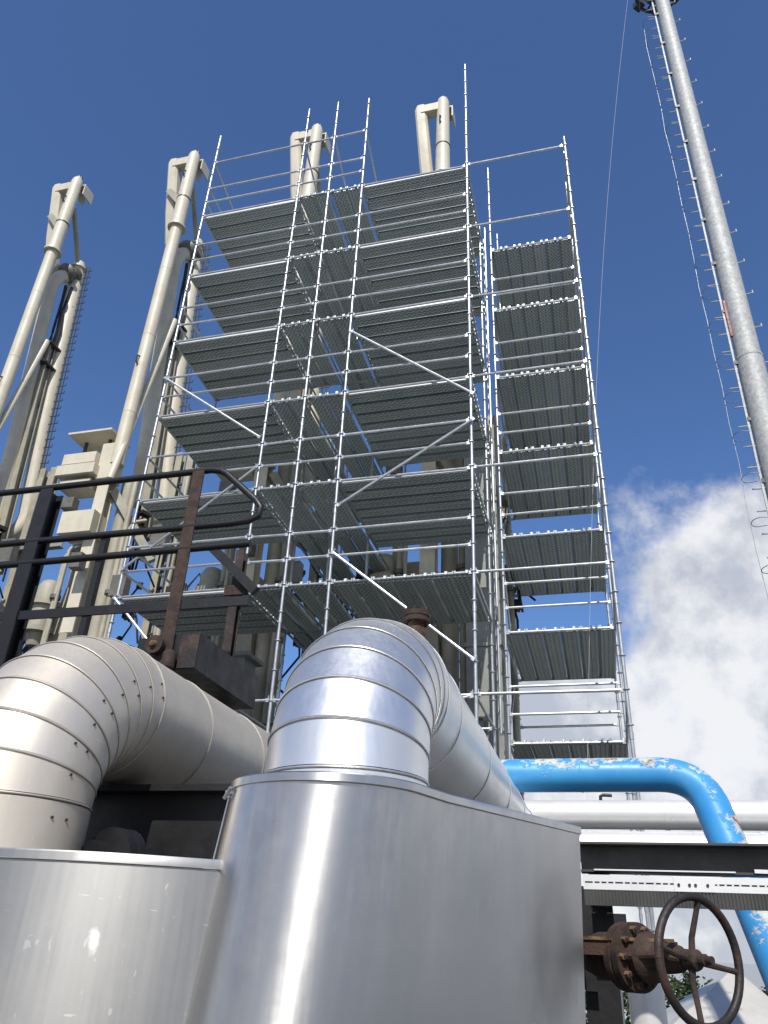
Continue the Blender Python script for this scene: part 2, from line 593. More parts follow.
def plank(c0, L, along, w=0.328):
    """steel plank, its top at c0.z; c0 is the middle of one end"""
    key = (round(L, 2), round(w, 3))
    if key not in plank_cache:
        b = MB()
        h, t = 0.074, 0.005
        bw = w - 0.07
        b.box((L / 2, 0, -t / 2), (L - 0.1, w, t))
        b.box((L / 2, -w / 2 + bw / 2, -t - (h - t) / 2), (L - 0.1, bw, h - t))
        for q in (0.25, 0.5, 0.75):
            b.box((L / 2, -w / 2 + bw * q, -h - 0.003), (L - 0.12, 0.02, 0.006))
        for e in (0.045, L - 0.045):
            b.box((e, 0, -h / 2), (0.016, w, h))
            for s in (-1, 1):
                b.box((e + (-0.03 if e < L / 2 else 0.03), s * w * 0.32, -0.012), (0.075, 0.06, 0.05))
        plank_cache[key] = b.mesh('deck_plank', 'plank')
    o = sp('deck_plank', plank_cache[key], c0, (0, 0, R(90) if along == 'y' else 0))
    return o


# standards: front row, second row, back row, access tower
tops = [18.36, 18.67, 18.67, 18.53, 19.04, 15.60]
for x, t in zip(XS, tops):
    standard(x, YF, t)
for x, t in zip(XS[:5], (16.9, 15.9, 15.9, 15.9, 15.75)):
    standard(x, YR, t)
for x in (XS[1], XS[3]):
    standard(x, YB, 15.75)
AX0, AX1, AY0, AY1 = -1.44, 0.52, 13.68, 16.62
standard(AX1, AY0, 17.1)
standard(AX0, AY0, 18.27)
standard(AX0 - 0.08, AY1, 19.05)
standard(AX1, AY1, 17.1)

EDGE = MB().box(((XS[1] - XS[0]) / 2, 0, 0), (XS[1] - XS[0] - .14, .006, .076)).mesh('sunlit_edge', 'sunlit_zinc')  # pale strip paints sunlight onto the front plank edges
# main decks
for li, z in enumerate(LV):
    zt = z + 0.030
    # front ledgers with guard rails
    for b in range(5):
        x0, x1 = XS[b], XS[b + 1]
        ledger((x0, YF, z), (x1, YF, z))
        if b < 4 and li >= 1 and not (li == 6 and b == 3):
            for dz in (0.5, 1.0):
                ledger((x0, YF, z + dz), (x1, YF, z + dz), 'guard_rail')
    # transoms running back, second-row ledgers
    for b in range(5):
        ledger((XS[b], YF, z - 0.0), (XS[b], YR, z - 0.0), 'transom')
        if b < 4:
            ledger((XS[b], YR, z), (XS[b + 1], YR, z))
    ledger((XS[5], YF, z - 0.17), (AX1, AY0, z - 0.17), 'transom')
    for x in (XS[1], XS[3]):
        ledger((x, YR, z), (x, YB, z), 'transom')
    for dz in (0.5, 1.0):
        if li >= 1:
            ledger((XS[0], YF, z + dz), (XS[0], YR, z + dz), 'guard_rail')
    if li == 0:
        continue
    # left bay: planks along the front
    for k in range(6):
        plank((XS[0], YF + 0.215 + k * 0.334, zt), XS[1] - XS[0], 'x')
    sp('sunlit_edge', EDGE, (XS[0], YF + 0.047, zt - 0.036))
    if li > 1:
        sp('sunlit_edge', EDGE, (XS[3], YF + 0.047, zt - 0.036))
    # walkway between the two bays: planks running back, two lengths deep
    for k, x in enumerate((XS[1] + 0.21, XS[1] + 0.545, XS[2] + 0.22, XS[2] + 0.56)):
        plank((x, YF, zt), YR - YF, 'y')
        if li not in (4,) or k > 1:
            plank((x, YR, zt), YB - YR, 'y')
    if li == 1:
        for k in range(7):
            plank((XS[3] + 0.19 + k * 0.34, YF, zt), YR - YF, 'y')
        for k in range(3):
            plank((XS[3] + 0.19 + k * 0.34, YR, zt), YB - YR, 'y')
    else:
        for k in range(8):
            plank((XS[3], YF + 0.215 + k * 0.334, zt), XS[4] - XS[3], 'x')
# extra ledgers two metres over the top deck
for b in range(3):
    ledger((XS[b], YF, 17.28), (XS[b + 1], YF, 17.28), 'guard_rail')
for b in (0, 1, 2, 3):
    ledger((XS[b], YF, 17.28), (XS[b], YR, 16.3 if b else 16.8), 'guard_rail')
ledger((XS[0], YF, 15.78 + 0.5), (XS[0], YR, 16.28), 'guard_rail')

# access tower on the right
AL = [3.12, 5.13, 7.12, 9.12, 11.12, 13.13, 15.12]
for z in AL:
    zt = z + 0.045
    for k in range(6):
        plank((AX0 + 0.165 + k * 0.326, AY0, zt), AY1 - AY0, 'y', 0.322)
    ledger((AX0, AY0, z), (AX1, AY0, z))
    ledger((AX0 - 0.08, AY1, z), (AX1, AY1, z))
    ledger((AX0, AY0, z), (AX0 - 0.08, AY1, z), 'transom')
    ledger((AX1, AY0, z), (AX1, AY1, z), 'transom')
    if z < 15:
        for dz in (0.5, 1.0):
            ledger((AX0, AY0, z + dz), (AX1, AY0, z + dz), 'guard_rail')
    if z < 4:
        ledger((AX0 - 0.08, AY1, z + 1.0), (AX1, AY1, z + 1.0), 'guard_rail')
ledger((XS[5], YF, 3.30 - 1.98), (AX1, AY0, 1.3), 'transom')
for k in range(3):
    ledger((AX0 - 0.04, AY0 + 0.3, AL[2 * k] + 0.1), (AX0 - 0.1, AY1 - 0.4, AL[2 * k + 1] - 0.1), 'diagonal_brace', 0.0235)
    ledger((AX0 - 0.1, AY1 - 0.4, AL[2 * k + 1] + 0.1), (AX0 - 0.04, AY0 + 0.3, AL[2 * k + 2] - 0.1), 'diagonal_brace', 0.0235)

# diagonal braces across the front
FB = YF - 0.075
for x0, z0, x1, z1 in ((-4.06, 10.79, -1.56, 8.80), (-1.56, 8.27, -4.06, 6.70), (-4.08, 5.83, -1.62, 3.79),
                       (-8.13, 10.27, -5.68, 8.38), (-5.64, 7.77, -8.11, 5.78), (-8.15, 5.28, -5.68, 2.8),
                       (-4.08, 2.8, -1.65, 3.25)):
    ledger((x0, FB, z0), (x1, FB, z1), 'diagonal_brace', 0.0245)

# inner access ladders beside the column
for z0 in (3.2, 5.2, 7.2, 9.2, 11.2, 13.2):
    b = MB()
    for s in (-0.18, 0.18):
        b.cyl((0, s, 0), (0, s, 2.3), 0.016, n=6)
    for k in range(8):
        b.cyl((0, -0.18, 0.15 + k * 0.28), (0, 0.18, 0.15 + k * 0.28), 0.011, n=5)
    b_me = std_cache.setdefault('ladder', b.mesh('access_ladder', 'tube'))
    sp('access_ladder', b_me, (-1.56, YF + 2.18, z0), (0, 0, R(12)))

# ------------------------------------------------------------------ loading arms
ARM_Y = 15.0


def make_arm():
    a = thing('loading_arm', 'x', 'loading arm', (0, ARM_Y, GZ), 'cream loading arms standing in a row')
    Z = -GZ

    def P(x, y, z):
        return (x, y, z + Z)

    # front riser tube with its sleeve, collar and cap
    o = MB().cyl(P(-.05, 0, 10.9), P(0, 0, 20.3), 0.19, n=28).build('front_tube', 'cream', a)
    for z in (12.6, 15.4, 18.1):
        MB().lathe(P(-.05 + .05 * (z - 10.9) / 9.4, 0, z), (0, 0, 1), [(-.02, .19), (-.008, .197), (.008, .197), (.02, .19)], 28).build('weld_ring', 'cream', o)
    sl = MB().lathe(P(0, 0, 20.05), (0, 0, 1), [(0, .225), (1.3, .215), (3.5, .195), (3.62, .17)], 28).build('sleeve', 'cream', a)
    MB().lathe(P(0, 0, 20.0), (0, 0, 1), [(0, .29), (.07, .29), (.08, .22)], 28).build('collar', 'cream', a)
    MB().lathe(P(0, 0, 21.35), (0, 0, 1), [(0, .226), (.05, .226)], 28).build('band', 'dark_metal', sl)
    cp = MB().lathe(P(0, 0, 23.6), (0, 0, 1), [(0, .18), (.10, .16), (.28, .05), (.32, .03)], 20).build('end_cap', 'cream', a)
    for dx in (.08,):
        MB().cyl(P(dx, .05, 23.75), P(dx, .05, 23.92), .035, n=8).build('lug', 'dark_metal', cp)
    for z, s in ((22.3, -1), (14.2, -1)):
        MB().tube([P(-.03, -.17, z), P(-.05, -.27, z + .05), P(-.05, -.27, z + .28), P(-.03, -.17, z + .32)], .025, 6).build('lifting_eye', 'dark_metal', a)
    # second tube beside it joined by a head block
    sd = MB()
    ct = [P(-.70, .0, 23.52), P(-.71, .02, 23.35), P(-.60, .40, 21.2), P(-.52, .70, 20.0)]
    cs = [.14, .175, .185, .195]
    vs = []
    for (px_, py_, pz_), w_ in zip(ct, cs):
        for k in range(16):       # squared tube with rounded corners
            q = 2 * math.pi * (k + .5) / 16
            c_, s_ = math.cos(q), math.sin(q)
            m_ = w_ * 1.08 / (abs(c_) ** 5 + abs(s_) ** 5) ** .2
            vs.append((px_ + c_ * m_, py_ + s_ * m_, pz_))
    sd.add(vs, [(j * 16 + k, j * 16 + (k + 1) % 16, j * 16 + 16 + (k + 1) % 16, j * 16 + 16 + k) for j in range(3) for k in range(16)] + [tuple(range(48, 64)), tuple(reversed(range(16)))], True)
    sd.build('side_tube', 'cream', a)
    MB().box(P(-.36, 0, 23.30), (.66, .30, .34)).build('head_block', 'cream', a)
    br = MB()
    br.box(P(.12, .38, 23.55), (.34, .50, .05))
    br.box(P(.27, .38, 23.30), (.04, .50, .46))
    br.box(P(-.03, .38, 23.30), (.04, .50, .46))
    br.build('head_bracket', 'cream', a)
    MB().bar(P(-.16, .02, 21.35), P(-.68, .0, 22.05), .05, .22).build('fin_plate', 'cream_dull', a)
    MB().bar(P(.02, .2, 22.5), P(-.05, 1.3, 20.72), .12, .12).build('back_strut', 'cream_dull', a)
    # middle tube, top elbow and swivel drum
    pts = [P(-.22, 1.45, 10.5), P(-.25, .66, 18.9)]
    for k in range(1, 7):
        t = k / 6 * math.pi / 2
        pts.append(P(-.25 + .02 * k, .64 + .4 * (1 - math.cos(t)), 18.96 + .95 * math.sin(t)))
    MB().tube(pts, .215, 22).build('middle_tube', 'cream', a)
    sw = MB().lathe(P(-.12, .82, 19.95), (.05, .62, .42), [(0, .24), (.1, .34), (.2, .34), (.22, .26), (.42, .26), (.44, .33), (.56, .33), (.58, .24), (.7, .24)], 26).build('swivel_joint', 'swivel', a)
    MB().lathe(P(-.09, 1.2, 20.22), (.05, .62, .42), [(0, .31), (.10, .31), (.12, .24)], 26).build('flange', 'cream', sw)
    # rear tube with domed head, elbow at its foot
    pts = [P(-.08, 1.36, 20.95), P(-.08, 1.37, 20.7), P(.05, 1.85, 13.9), P(.22, 2.12, 10.9)]
    rr = [.16, .235, .235, .24]
    for k in range(1, 7):
        t = k / 6 * math.pi / 2
        pts.append(P(.22 - .85 * (1 - math.cos(t)), 2.12 - .3 * (1 - math.cos(t)), 10.9 - .85 * math.sin(t)))
        rr.append(.24)
    MB().tube(pts, rr, 26).build('rear_tube', 'cream', a)
    MB().lathe(P(-.08, 1.37, 20.62), (0, -.06, 1), [(0, .30), (.07, .30), (.13, .24)], 26).build('head_flange', 'cream', a)
    # climbing irons on the rear tube
    ld = MB()
    z = 9.2
    while z < 20.7:
        t = (20.7 - z) / 11.5
        x, y = .18 + .24 * t, 1.4 + .7 * t
        ld.cyl(P(x - .1, y, z), P(x + .26, y + .02, z), .017, n=5)
        ld.cyl(P(x + .26, y + .02, z), P(x + .26, y + .02, z + .09), .015, n=5)
        z += .29
    ld.cyl(P(.24, 1.4, 20.7), P(.46, 2.1, 9.2), .022, n=6)
    ld.cyl(P(.36, 1.4, 20.7), P(.58, 2.1, 9.2), .018, n=6)
    ld.build('climbing_irons', 'dark_metal', a)
    # cable bundle between middle and rear tubes
    rnd = random.Random(5)
    cb = MB()
    for k in range(5):
        x, y = -.16 + .05 * k, 1.36 + .03 * k
        cb.tube([P(x + rnd.uniform(-.06, .06), y - .28 + j * .05 + rnd.uniform(-.04, .04), 19.6 - j * 1.0) for j in range(12)], .03, 6)
    cb.build('cable_bundle', 'cable', a)
    # guide channel and thin strut
    MB().ibeam(P(-.02, 1.2, 17.0), P(.12, 1.6, 9.0), .26, .20, .03).build('guide_channel', 'cream_dull', a)
    st = MB().cyl(P(.02, .95, 16.9), P(.05, -.26, 10.3), .10, n=18).build('strut', 'cream', a)
    for z in (16.9, 16.1):
        MB().box(P(.03, 1.25, z), (.30, .6, .07)).build('strut_bracket', 'dark_metal', a)
    # counterweight slabs and head plate
    for k, (dz, w, d_, h) in enumerate(((11.05, 1.0, .75, .32), (10.68, 1.15, .85, .30), (10.3, .9, .6, .24))):
        MB().box(P(-1.02, .05, dz), (w, d_, h)).build('counterweight_slab', 'cream', a)
    MB().box(P(-.95, .2, 11.95), (1.35, .95, .06)).build('head_plate', 'cream', a)
    for dx in (-.4, .35):
        MB().cyl(P(-.95 + dx, .2, 11.2), P(-.95 + dx, .2, 11.95), .05, n=8).build('plate_post', 'dark_metal', a)
    MB().box(P(-.62, .0, 9.1), (.95, .6, .62)).build('gear_box', 'cream', a)
    MB().box(P(-.30, .1, 11.0), (.42, .5, 1.1)).build('pivot_block', 'cream', a)
    MB().ibeam(P(-.30, .15, 6.2), P(-.30, .15, 10.45), .34, .34, .03).build('mast_column', 'cream', a)
    MB().bar(P(-.1, .2, 10.2), P(1.0, .9, 8.4), .22, .22).build('knee_brace', 'cream_dull', a)
    # riser, pedestal
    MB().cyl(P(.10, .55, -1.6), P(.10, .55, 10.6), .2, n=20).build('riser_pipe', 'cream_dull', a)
    pd = MB()
    vs = []
    for z, hw in ((-1.6, .72), (5.2, .55), (7.6, .36)):
        for sx, sy in ((-1, -1), (1, -1), (1, 1), (-1, 1)):
            vs.append(P(-.62 + sx * hw, .8 + sy * hw, z))
    fs = [(3, 2, 1, 0), (8, 9, 10, 11)]
    for j in (0, 4):
        fs += [(j + i, j + (i + 1) % 4, j + 4 + (i + 1) % 4, j + 4 + i) for i in range(4)]
    pd.add(vs, fs)
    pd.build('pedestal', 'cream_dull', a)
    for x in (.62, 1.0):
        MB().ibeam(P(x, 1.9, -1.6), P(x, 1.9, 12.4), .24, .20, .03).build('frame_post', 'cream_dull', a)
    fr = MB()
    for k in range(20):
        fr.box(P(.81, 1.9, -1.0 + k * .65), (.2, .06, .06))
    fr.build('frame_rungs', 'dark_metal', a)['kind'] = 'stuff'
    MB().ibeam(P(.2, 1.6, 9.6), P(2.2, 1.6, 9.6), .3, .2, .03).build('cross_beam', 'grey_paint', a)
    # small-bore pipework and boxes round the foot
    for k, (x, y, z0, z1, r_) in enumerate(((-.95, .1, 3.0, 8.6, .07), (-.78, -.05, 2.0, 8.7, .045), (.42, .35, 1.0, 10.8, .08), (.58, .30, 0.0, 9.4, .05),
                                            (-1.25, .9, 0.0, 9.8, .09), (1.35, 1.3, 0.0, 11.5, .07))):
        MB().tube([P(x, y, z0), P(x, y, z1 - .3), P(x + .06, y + .06, z1 - .1), P(x + .3, y + .2, z1)], r_, 10).build('small_pipe', 'cream_dull', a)
        MB().lathe(P(x, y, (z0 + z1) * .62), (0, 0, 1), [(-.05, r_ * 1.9), (.05, r_ * 1.9)], 14).build('pipe_flange', 'swivel', a)
    for x, y, z, sx, sz in ((.75, .2, 7.4, .4, .55), (-.2, -.35, 7.9, .3, .4), (1.2, .8, 9.0, .45, .7), (-1.1, -.1, 9.75, .35, .3)):
        MB().box(P(x, y, z), (sx, .25, sz)).build('junction_box', 'swivel', a)
    # swivel pot, hoses and fittings low on the arm
    pot = MB().lathe(P(-1.35, .3, 6.0), (0, 0, 1), [(0, .2), (.3, .28), (.32, .42), (.45, .42), (.47, .3), (1.0, .3), (1.02, .4), (1.14, .4), (1.16, .28), (1.55, .28), (1.7, .2), (1.75, .1)], 22).build('swivel_pot', 'cream_dull', a)
    hb = MB()
    for k in range(12):
        x, y = -1.75 + rnd.uniform(-.3, .45), .2 + rnd.uniform(-.3, .5)
        top = 7.3 + rnd.uniform(-.4, .6)
        w = rnd.uniform(.12, .4)
        hb.tube([P(x + w * math.sin(j / 9 * math.pi * 2) * (1 if k % 2 else -1), y + .2 * math.cos(j), top - 2.6 * abs(1 - j / 5)) for j in range(11)], .032, 6)
    hb.build('hose_bundle', 'cable', a)
    ft = MB()
    for k in range(16):
        x, y, z = .15 + rnd.uniform(-.3, 1.3), 1.1 + rnd.uniform(-.3, .7), 5.0 + rnd.uniform(-.8, 5.6)
        ft.box(P(x, y, z), (rnd.uniform(.1, .34), rnd.uniform(.1, .3), rnd.uniform(.1, .45)), rnd.uniform(0, 1.5))
        ft.tube([P(x, y, z), P(x + rnd.uniform(-.4, .4), y - .1, z - .4), P(x + rnd.uniform(-.5, .5), y, z - 1.0)], .028, 6)
    ft.build('fittings', 'cable', a)
    return a


arm = make_arm()
for i, (x, lab) in enumerate(((-16.32, 'leftmost cream loading arm, cut by the left edge of the picture'),
                              (-11.67, 'cream loading arm just left of the scaffold, clear against the sky'),
                              (-7.17, 'cream loading arm inside the left scaffold bay, its head above the top rails'),
                              (-2.91, 'cream loading arm inside the right scaffold bay, its forked head highest'))):
    o = arm if i == 0 else copy_tree(arm)
    o.location = (x, ARM_Y, GZ)
    o['label'] = lab
    if i >= 2:                       # the two arms in the scaffold carry no fin plate
        for ch_ in [c_ for c_ in o.children if c_.name.startswith('fin_plate')]:
            bpy.data.objects.remove(ch_)

t = thing('support_column', 'grey steel support column behind the tall middle scaffold pole', 'column', (-1.98, 15.05, GZ))
MB().box((0, 0, 6.1), (.70, .70, 12.2)).build('shaft', 'grey_paint', t)
for z in (4.1, 6.9, 10.2):
    MB().box((0, 0, z), (.78, .78, .08)).build('stiffener_plate', 'grey_paint', t)
t = thing('support_column', 'grey steel support column under the left scaffold bay, seen over the rusty beam', 'column', (-7.0, 14.2, GZ))
MB().box((0, 0, 3.3), (.55, .55, 6.6)).build('shaft', 'grey_paint', t)
MB().box((0, 0, 6.64), (.8, .8, .08)).build('cap_plate', 'grey_paint', t)
t = thing('pipe_rack_beam', 'dark steel cross beam low behind the scaffold, between the two pipes', 'beam', (-4.5, 14.6, 3.6))
MB().ibeam((-4.4, 0, 0), (2.5, 0, 0), .42, .3, .03).build('girder', 'grey_paint', t)
MB().ibeam((-4.4, .4, -.95), (2.5, .4, -.95), .35, .3, .03).build('lower_girder', 'grey_paint', t)

# ------------------------------------------------------------------ insulated pipes in the foreground
def insulated_pipe(label, x, y, zc, Rb, r, mat, z0, runs, run_end, drop, gores, seam_mat, screws):
    a = thing('insulated_pipe', label, 'pipe', (x, y, z0))

    def ring_pts(p, tn, rad, n=64):
        bx = Vector((1, 0, 0))
        nn = tn.cross(bx).normalized()
        return [p + bx * math.cos(2 * math.pi * i / n) * rad + nn * math.sin(2 * math.pi * i / n) * rad for i in range(n)]

    def centre(kind, s):
        if kind == 'v':
            return Vector((0, 0, s - z0)), Vector((0, 0, 1))
        if kind == 'e':
            return (Vector((0, Rb - Rb * math.cos(s), zc - Rb + Rb * math.sin(s) - z0)), Vector((0, math.sin(s), math.cos(s))))
        return Vector((0, Rb + s, zc - z0)), Vector((0, 1, 0))

    secs = []
    zs = [z0, zc - Rb - 0.02] if zc - Rb - z0 < .5 else [z0, (z0 + zc - Rb) / 2, zc - Rb - 0.02]
    for i in range(len(zs) - 1):
        secs.append([centre('v', zs[i]), centre('v', zs[i + 1])])
    # lobster-back elbow: straight-sided gores, mitred
    for i in range(gores):
        t0, t1 = i / gores * math.pi / 2, (i + 1) / gores * math.pi / 2
        secs.append([centre('e', t0), centre('e', t1)])
    s = 0.0
    for L in runs:
        secs.append([centre('r', s), centre('r', s + L)])
        s += L
    for i, (c0, c1) in enumerate(secs):
        b = MB()
        n = 64
        big, small = r + .0012, r
        v0 = ring_pts(c0[0], c0[1], big)
        vm = ring_pts(c0[0].lerp(c1[0], .06), c0[1], big)
        vm2 = ring_pts(c0[0].lerp(c1[0], .075), c0[1].lerp(c1[1], .075).normalized(), small)
        v1 = ring_pts(c1[0] + (c1[0] - c0[0]) * .015, c1[1], small - .0005)
        rows = [v0, vm2, v1]
        vs = [p for row in rows for p in row]
        fs = [(j * n + k, j * n + (k + 1) % n, (j + 1) * n + (k + 1) % n, (j + 1) * n + k) for j in range(len(rows) - 1) for k in range(n)]
        b.add(vs, fs, True)
        sg = b.build('cladding_segment', mat, a)
        # rolled swage bead at the joint
        if i:
            bd = ring_pts(c0[0] - c0[1] * .006, c0[1], r + .002)
            bead = MB()
            bead.tube(bd + [bd[0]], .0032, 6, caps=False)
            bead.build('bead', mat, sg)
            ln = MB()
            lp = ring_pts(c0[0] - c0[1] * .0105, c0[1], r + .0002)
            ln.tube(lp + [lp[0]], .0022, 5, caps=False)
            ln.build('joint_gap', seam_mat, sg)
        if screws and i in screws:
            sc = MB()
            for k in screws[i]:
                p = centre('e', 0)
                q = math.radians(k)
                tn = c0[1].lerp(c1[1], .5).normalized()
                nn = tn.cross(Vector((1, 0, 0))).normalized()
                rd = Vector((1, 0, 0)) * math.cos(q) + nn * math.sin(q)
                pc = c0[0].lerp(c1[0], .82)
                sc.cyl(pc + rd * (r - .002), pc + rd * (r + .005), .0058, n=8)
            so = sc.build('screws', 'screw', sg)
            so['kind'] = 'stuff'
    # drop at the far end
    e = Vector((0, Rb + s, zc - z0))
    b = MB()
    pts = [e + Vector((0, 0, 0))] + [e + Vector((0, .5 * math.sin(k / 8 * math.pi / 2), -.5 * (1 - math.cos(k / 8 * math.pi / 2)))) for k in range(1, 9)]
    pts.append(pts[-1] - Vector((0, 0, drop)))
    b.tube(pts, r - .001, 40)
    b.build('far_elbow', mat, a)
    return a


p1 = insulated_pipe('weathered cream-grey clad pipe bending over at the lower left', -2.39, 2.90, .985, .525, .335, 'alu_old', -.2,
                    (.55, .75, .8, .8, .8), 0, 2.0, 8, 'seam',
                    {i: ([-20, -8] if i % 2 else [-14]) for i in range(1, 10)})
p2 = insulated_pipe('bright aluminium clad pipe rising from the front box and bending away', -.895, 2.82, .975, .455, .30, 'alu', .1,
                    (.35, 1.0, 1.0, 1.0, 1.0, .5), 0, 1.6, 7, 'seam', None)


def clad_box(label, plan, z_top, z_bot, shear, mat, lip_mat, loc):
    a = thing('insulation_box', label, 'insulation box', loc)
    n = len(plan)
    h = z_top - z_bot
    k = MB()
    rows = []
    for j in range(9):
        t = j / 8
        z = z_top - .001 - h * t
        rows += [(p[0] + (shear[0] if p[0] < -.6 else shear[0] * .25 + shear[0] * .75 * (-p[0] / .6 if p[0] < 0 else 0)) * t - loc[0], p[1] + shear[1] * t - loc[1], z - loc[2]) for p in plan]
    fs = [(j * n + (i + 1) % n, j * n + i, (j + 1) * n + i, (j + 1) * n + (i + 1) % n) for j in range(8) for i in range(n)]
    k.add(rows, fs, True)
    k.build('jacket', mat, a)
    cx_, cy_ = sum(p[0] for p in plan) / n, sum(p[1] for p in plan) / n

    def off(p, e):
        d = Vector((p[0] - cx_, p[1] - cy_)).normalized()
        return (p[0] + d.x * e - loc[0], p[1] + d.y * e - loc[1])
    lip = MB()
    vs = []
    for e, z in ((.002, z_top - .024), (.0085, z_top - .022), (.0085, z_top), (.004, z_top + .004), (-.03, z_top + .004)):
        for p in plan:
            q = off(p, e)
            vs.append((q[0], q[1], z - loc[2]))
    fs = [(j * n + i, j * n + (i + 1) % n, (j + 1) * n + (i + 1) % n, (j + 1) * n + i) for j in range(4) for i in range(n)]
    lip.add(vs, fs, False)
    lip.build('lid_rim', lip_mat, a)
    lid = MB()
    lid.add([(p[0] - loc[0], p[1] - loc[1], z_top + .002 - loc[2]) for p in plan], [tuple(range(n))])
    lid.build('lid', mat, a)
    return a


def arc(cx_, cy_, r, a0, a1, n):
    return [(cx_ + r * math.cos(R(a0 + (a1 - a0) * i / n)), cy_ + r * math.sin(R(a0 + (a1 - a0) * i / n))) for i in range(n + 1)]


# front box: rounded nose towards the viewer, flat flank running back to the right
plan2 = []
plan2 += [(-.09, 3.325)]
fl0, fl1 = (-.09, 3.325), (-.555, 2.44)
plan2 = [fl0] + [(fl0[0] + (fl1[0] - fl0[0]) * k / 6, fl0[1] + (fl1[1] - fl0[1]) * k / 6) for k in range(1, 6)]
plan2 += arc(-.845, 2.545, .335, -26, -180, 26)
plan2 += [(-1.22, 2.9), (-1.25, 3.3), (-1.1, 3.6), (-.5, 3.62), (-.16, 3.56)]
plan2 = plan2[::-1]
bx2 = clad_box('bright aluminium box with rounded nose, front and centre', plan2, .432, GZ + .3, (-.22, -.02), 'alu_box', 'alu_box', (-.75, 2.9, GZ + .3))
b = MB()
b.box((-.380, -.545, 1.695), (.018, .02, .022))
b.cyl((-.385, -.565, 1.68), (-.36, -.58, 1.71), .006, n=8)
b.box((-.37, -.557, 1.70), (.03, .006, .010))
b.build('latch', 'tube', bx2)

for ang, dr in ((-150, .002),):
    x_, y_ = -.845 + (.335 + dr) * math.cos(R(ang)), 2.545 + (.335 + dr) * math.sin(R(ang))
    sh_ = -.22 if x_ < -.6 else -.22 * .25 + -.22 * .75 * (-x_ / .6)
    b = MB()
    b.bar((x_ + .75, y_ - 2.9, 1.705), (x_ + sh_ + .75, y_ - .02 - 2.9, 0.0), .004, .006)
    b.build('lap_seam', 'alu_box', bx2)
plan1 = [(-3.1, 3.4), (-3.1, 3.0)]
for k in range(25):
    w_ = -1.22 + 1.90 * k / 24
    plan1.append((w_ - 1.68, 2.05 + .13 * w_ + .50 * w_ * w_))
plan1 += [(-1.02, 2.45), (-1.3, 2.8), (-1.5, 3.4)]
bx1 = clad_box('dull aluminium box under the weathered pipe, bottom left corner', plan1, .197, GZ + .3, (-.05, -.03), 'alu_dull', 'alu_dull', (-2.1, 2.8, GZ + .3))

# flanged nozzle on top of the bright pipe
t = thing('rusty_nozzle', 'small rusty flanged nozzle on the crown of the bright pipe', 'nozzle', (-.735, 3.22, 1.195))
t.scale = (.86, .86, .86)
MB().lathe((0, 0, 0), (0, 0, 1), [(-.05, .05), (.06, .05), (.07, .042), (.10, .042)], 18).build('neck', 'rust_ochre', t)
fl = MB().lathe((0, 0, .095), (0, 0, 1), [(0, .07), (.022, .07), (.024, .066), (.030, .066), (.032, .07), (.056, .07), (.06, .03)], 24).build('flange', 'rust', t)
for k in range(8):
    q = k / 8 * 2 * math.pi
    MB().cyl((.055 * math.cos(q), .055 * math.sin(q), .085), (.055 * math.cos(q), .055 * math.sin(q), .17), .008, n=6).build('bolt', 'rust', fl)
MB().lathe((-.09, 0, .0), (-.3, 0, 1), [(-.03, .03), (.03, .03), (.04, .02), (.07, .02)], 10).build('vent_plug', 'rust', t)

# ------------------------------------------------------------------ black railing and support steel at the left
RY = 5.0
t = thing('steel_railing', 'black steel handrail with looped end, left above the weathered pipe', 'railing', (-4, RY, 1.9))


def rl(x, y, z):
    return (x + 4, y - RY, z - 1.9)


loop = [rl(-9.5, RY, 3.47), rl(-2.95, RY, 3.47)]
for x_, z_ in ((-2.86, 3.45), (-2.80, 3.41), (-2.50, 3.12), (-2.45, 3.05), (-2.46, 2.98), (-2.54, 2.94), (-2.7, 2.93)):
    loop.append(rl(x_, RY, z_))
loop += [rl(-2.95, RY, 2.93), rl(-9.5, RY, 2.93)]
MB().tube(loop, .030, 10).build('handrail', 'black', t)
MB().cyl(rl(-9.5, RY, 2.70), rl(-2.5, RY, 2.73), .030, n=10).build('knee_rail', 'black', t)
MB().box(rl(-6.0, RY, 2.24), (7.1, .02, .075)).build('toe_board', 'black', t)
for x in (-4.55, -6.9):
    MB().ibeam(rl(x, RY + .05, 1.2), rl(x, RY + .05, 3.45), .15, .13, .014).build('post', 'black', t)
MB().bar(rl(-3.86, RY + .03, 1.6), rl(-3.86, RY + .03, 2.95), .055, .055).build('post', 'black', t)
t2 = thing('rusty_post', 'rusty angle steel post standing on the dark beam left of the bright pipe', 'post', (-3.06, RY - .02, 1.75))
MB().box((0, 0, .86), (.105, .014, 1.76)).build('flange_leaf', 'rust', t2)
MB().box((-.045, .06, .86), (.014, .105, 1.76)).build('web_leaf', 'rusty_black', t2)
t2 = thing('rusty_post', 'thin brown steel post with bolted joint right of the rusty angle post', 'post', (-3.17, 6.2, 0.9))
MB().ibeam((0, 0, 0), (0, 0, 2.4), .10, .085, .012).build('post_shaft', 'rusty_black', t2)
MB().box((0.02, -.05, 1.97), (.24, .03, .10)).build('joint_plate', 'rust', t2)
MB().bar((-.28, -.10, 2.42), (.24, -.10, 1.92), .06, .09).build('knee_brace', 'black', t2)

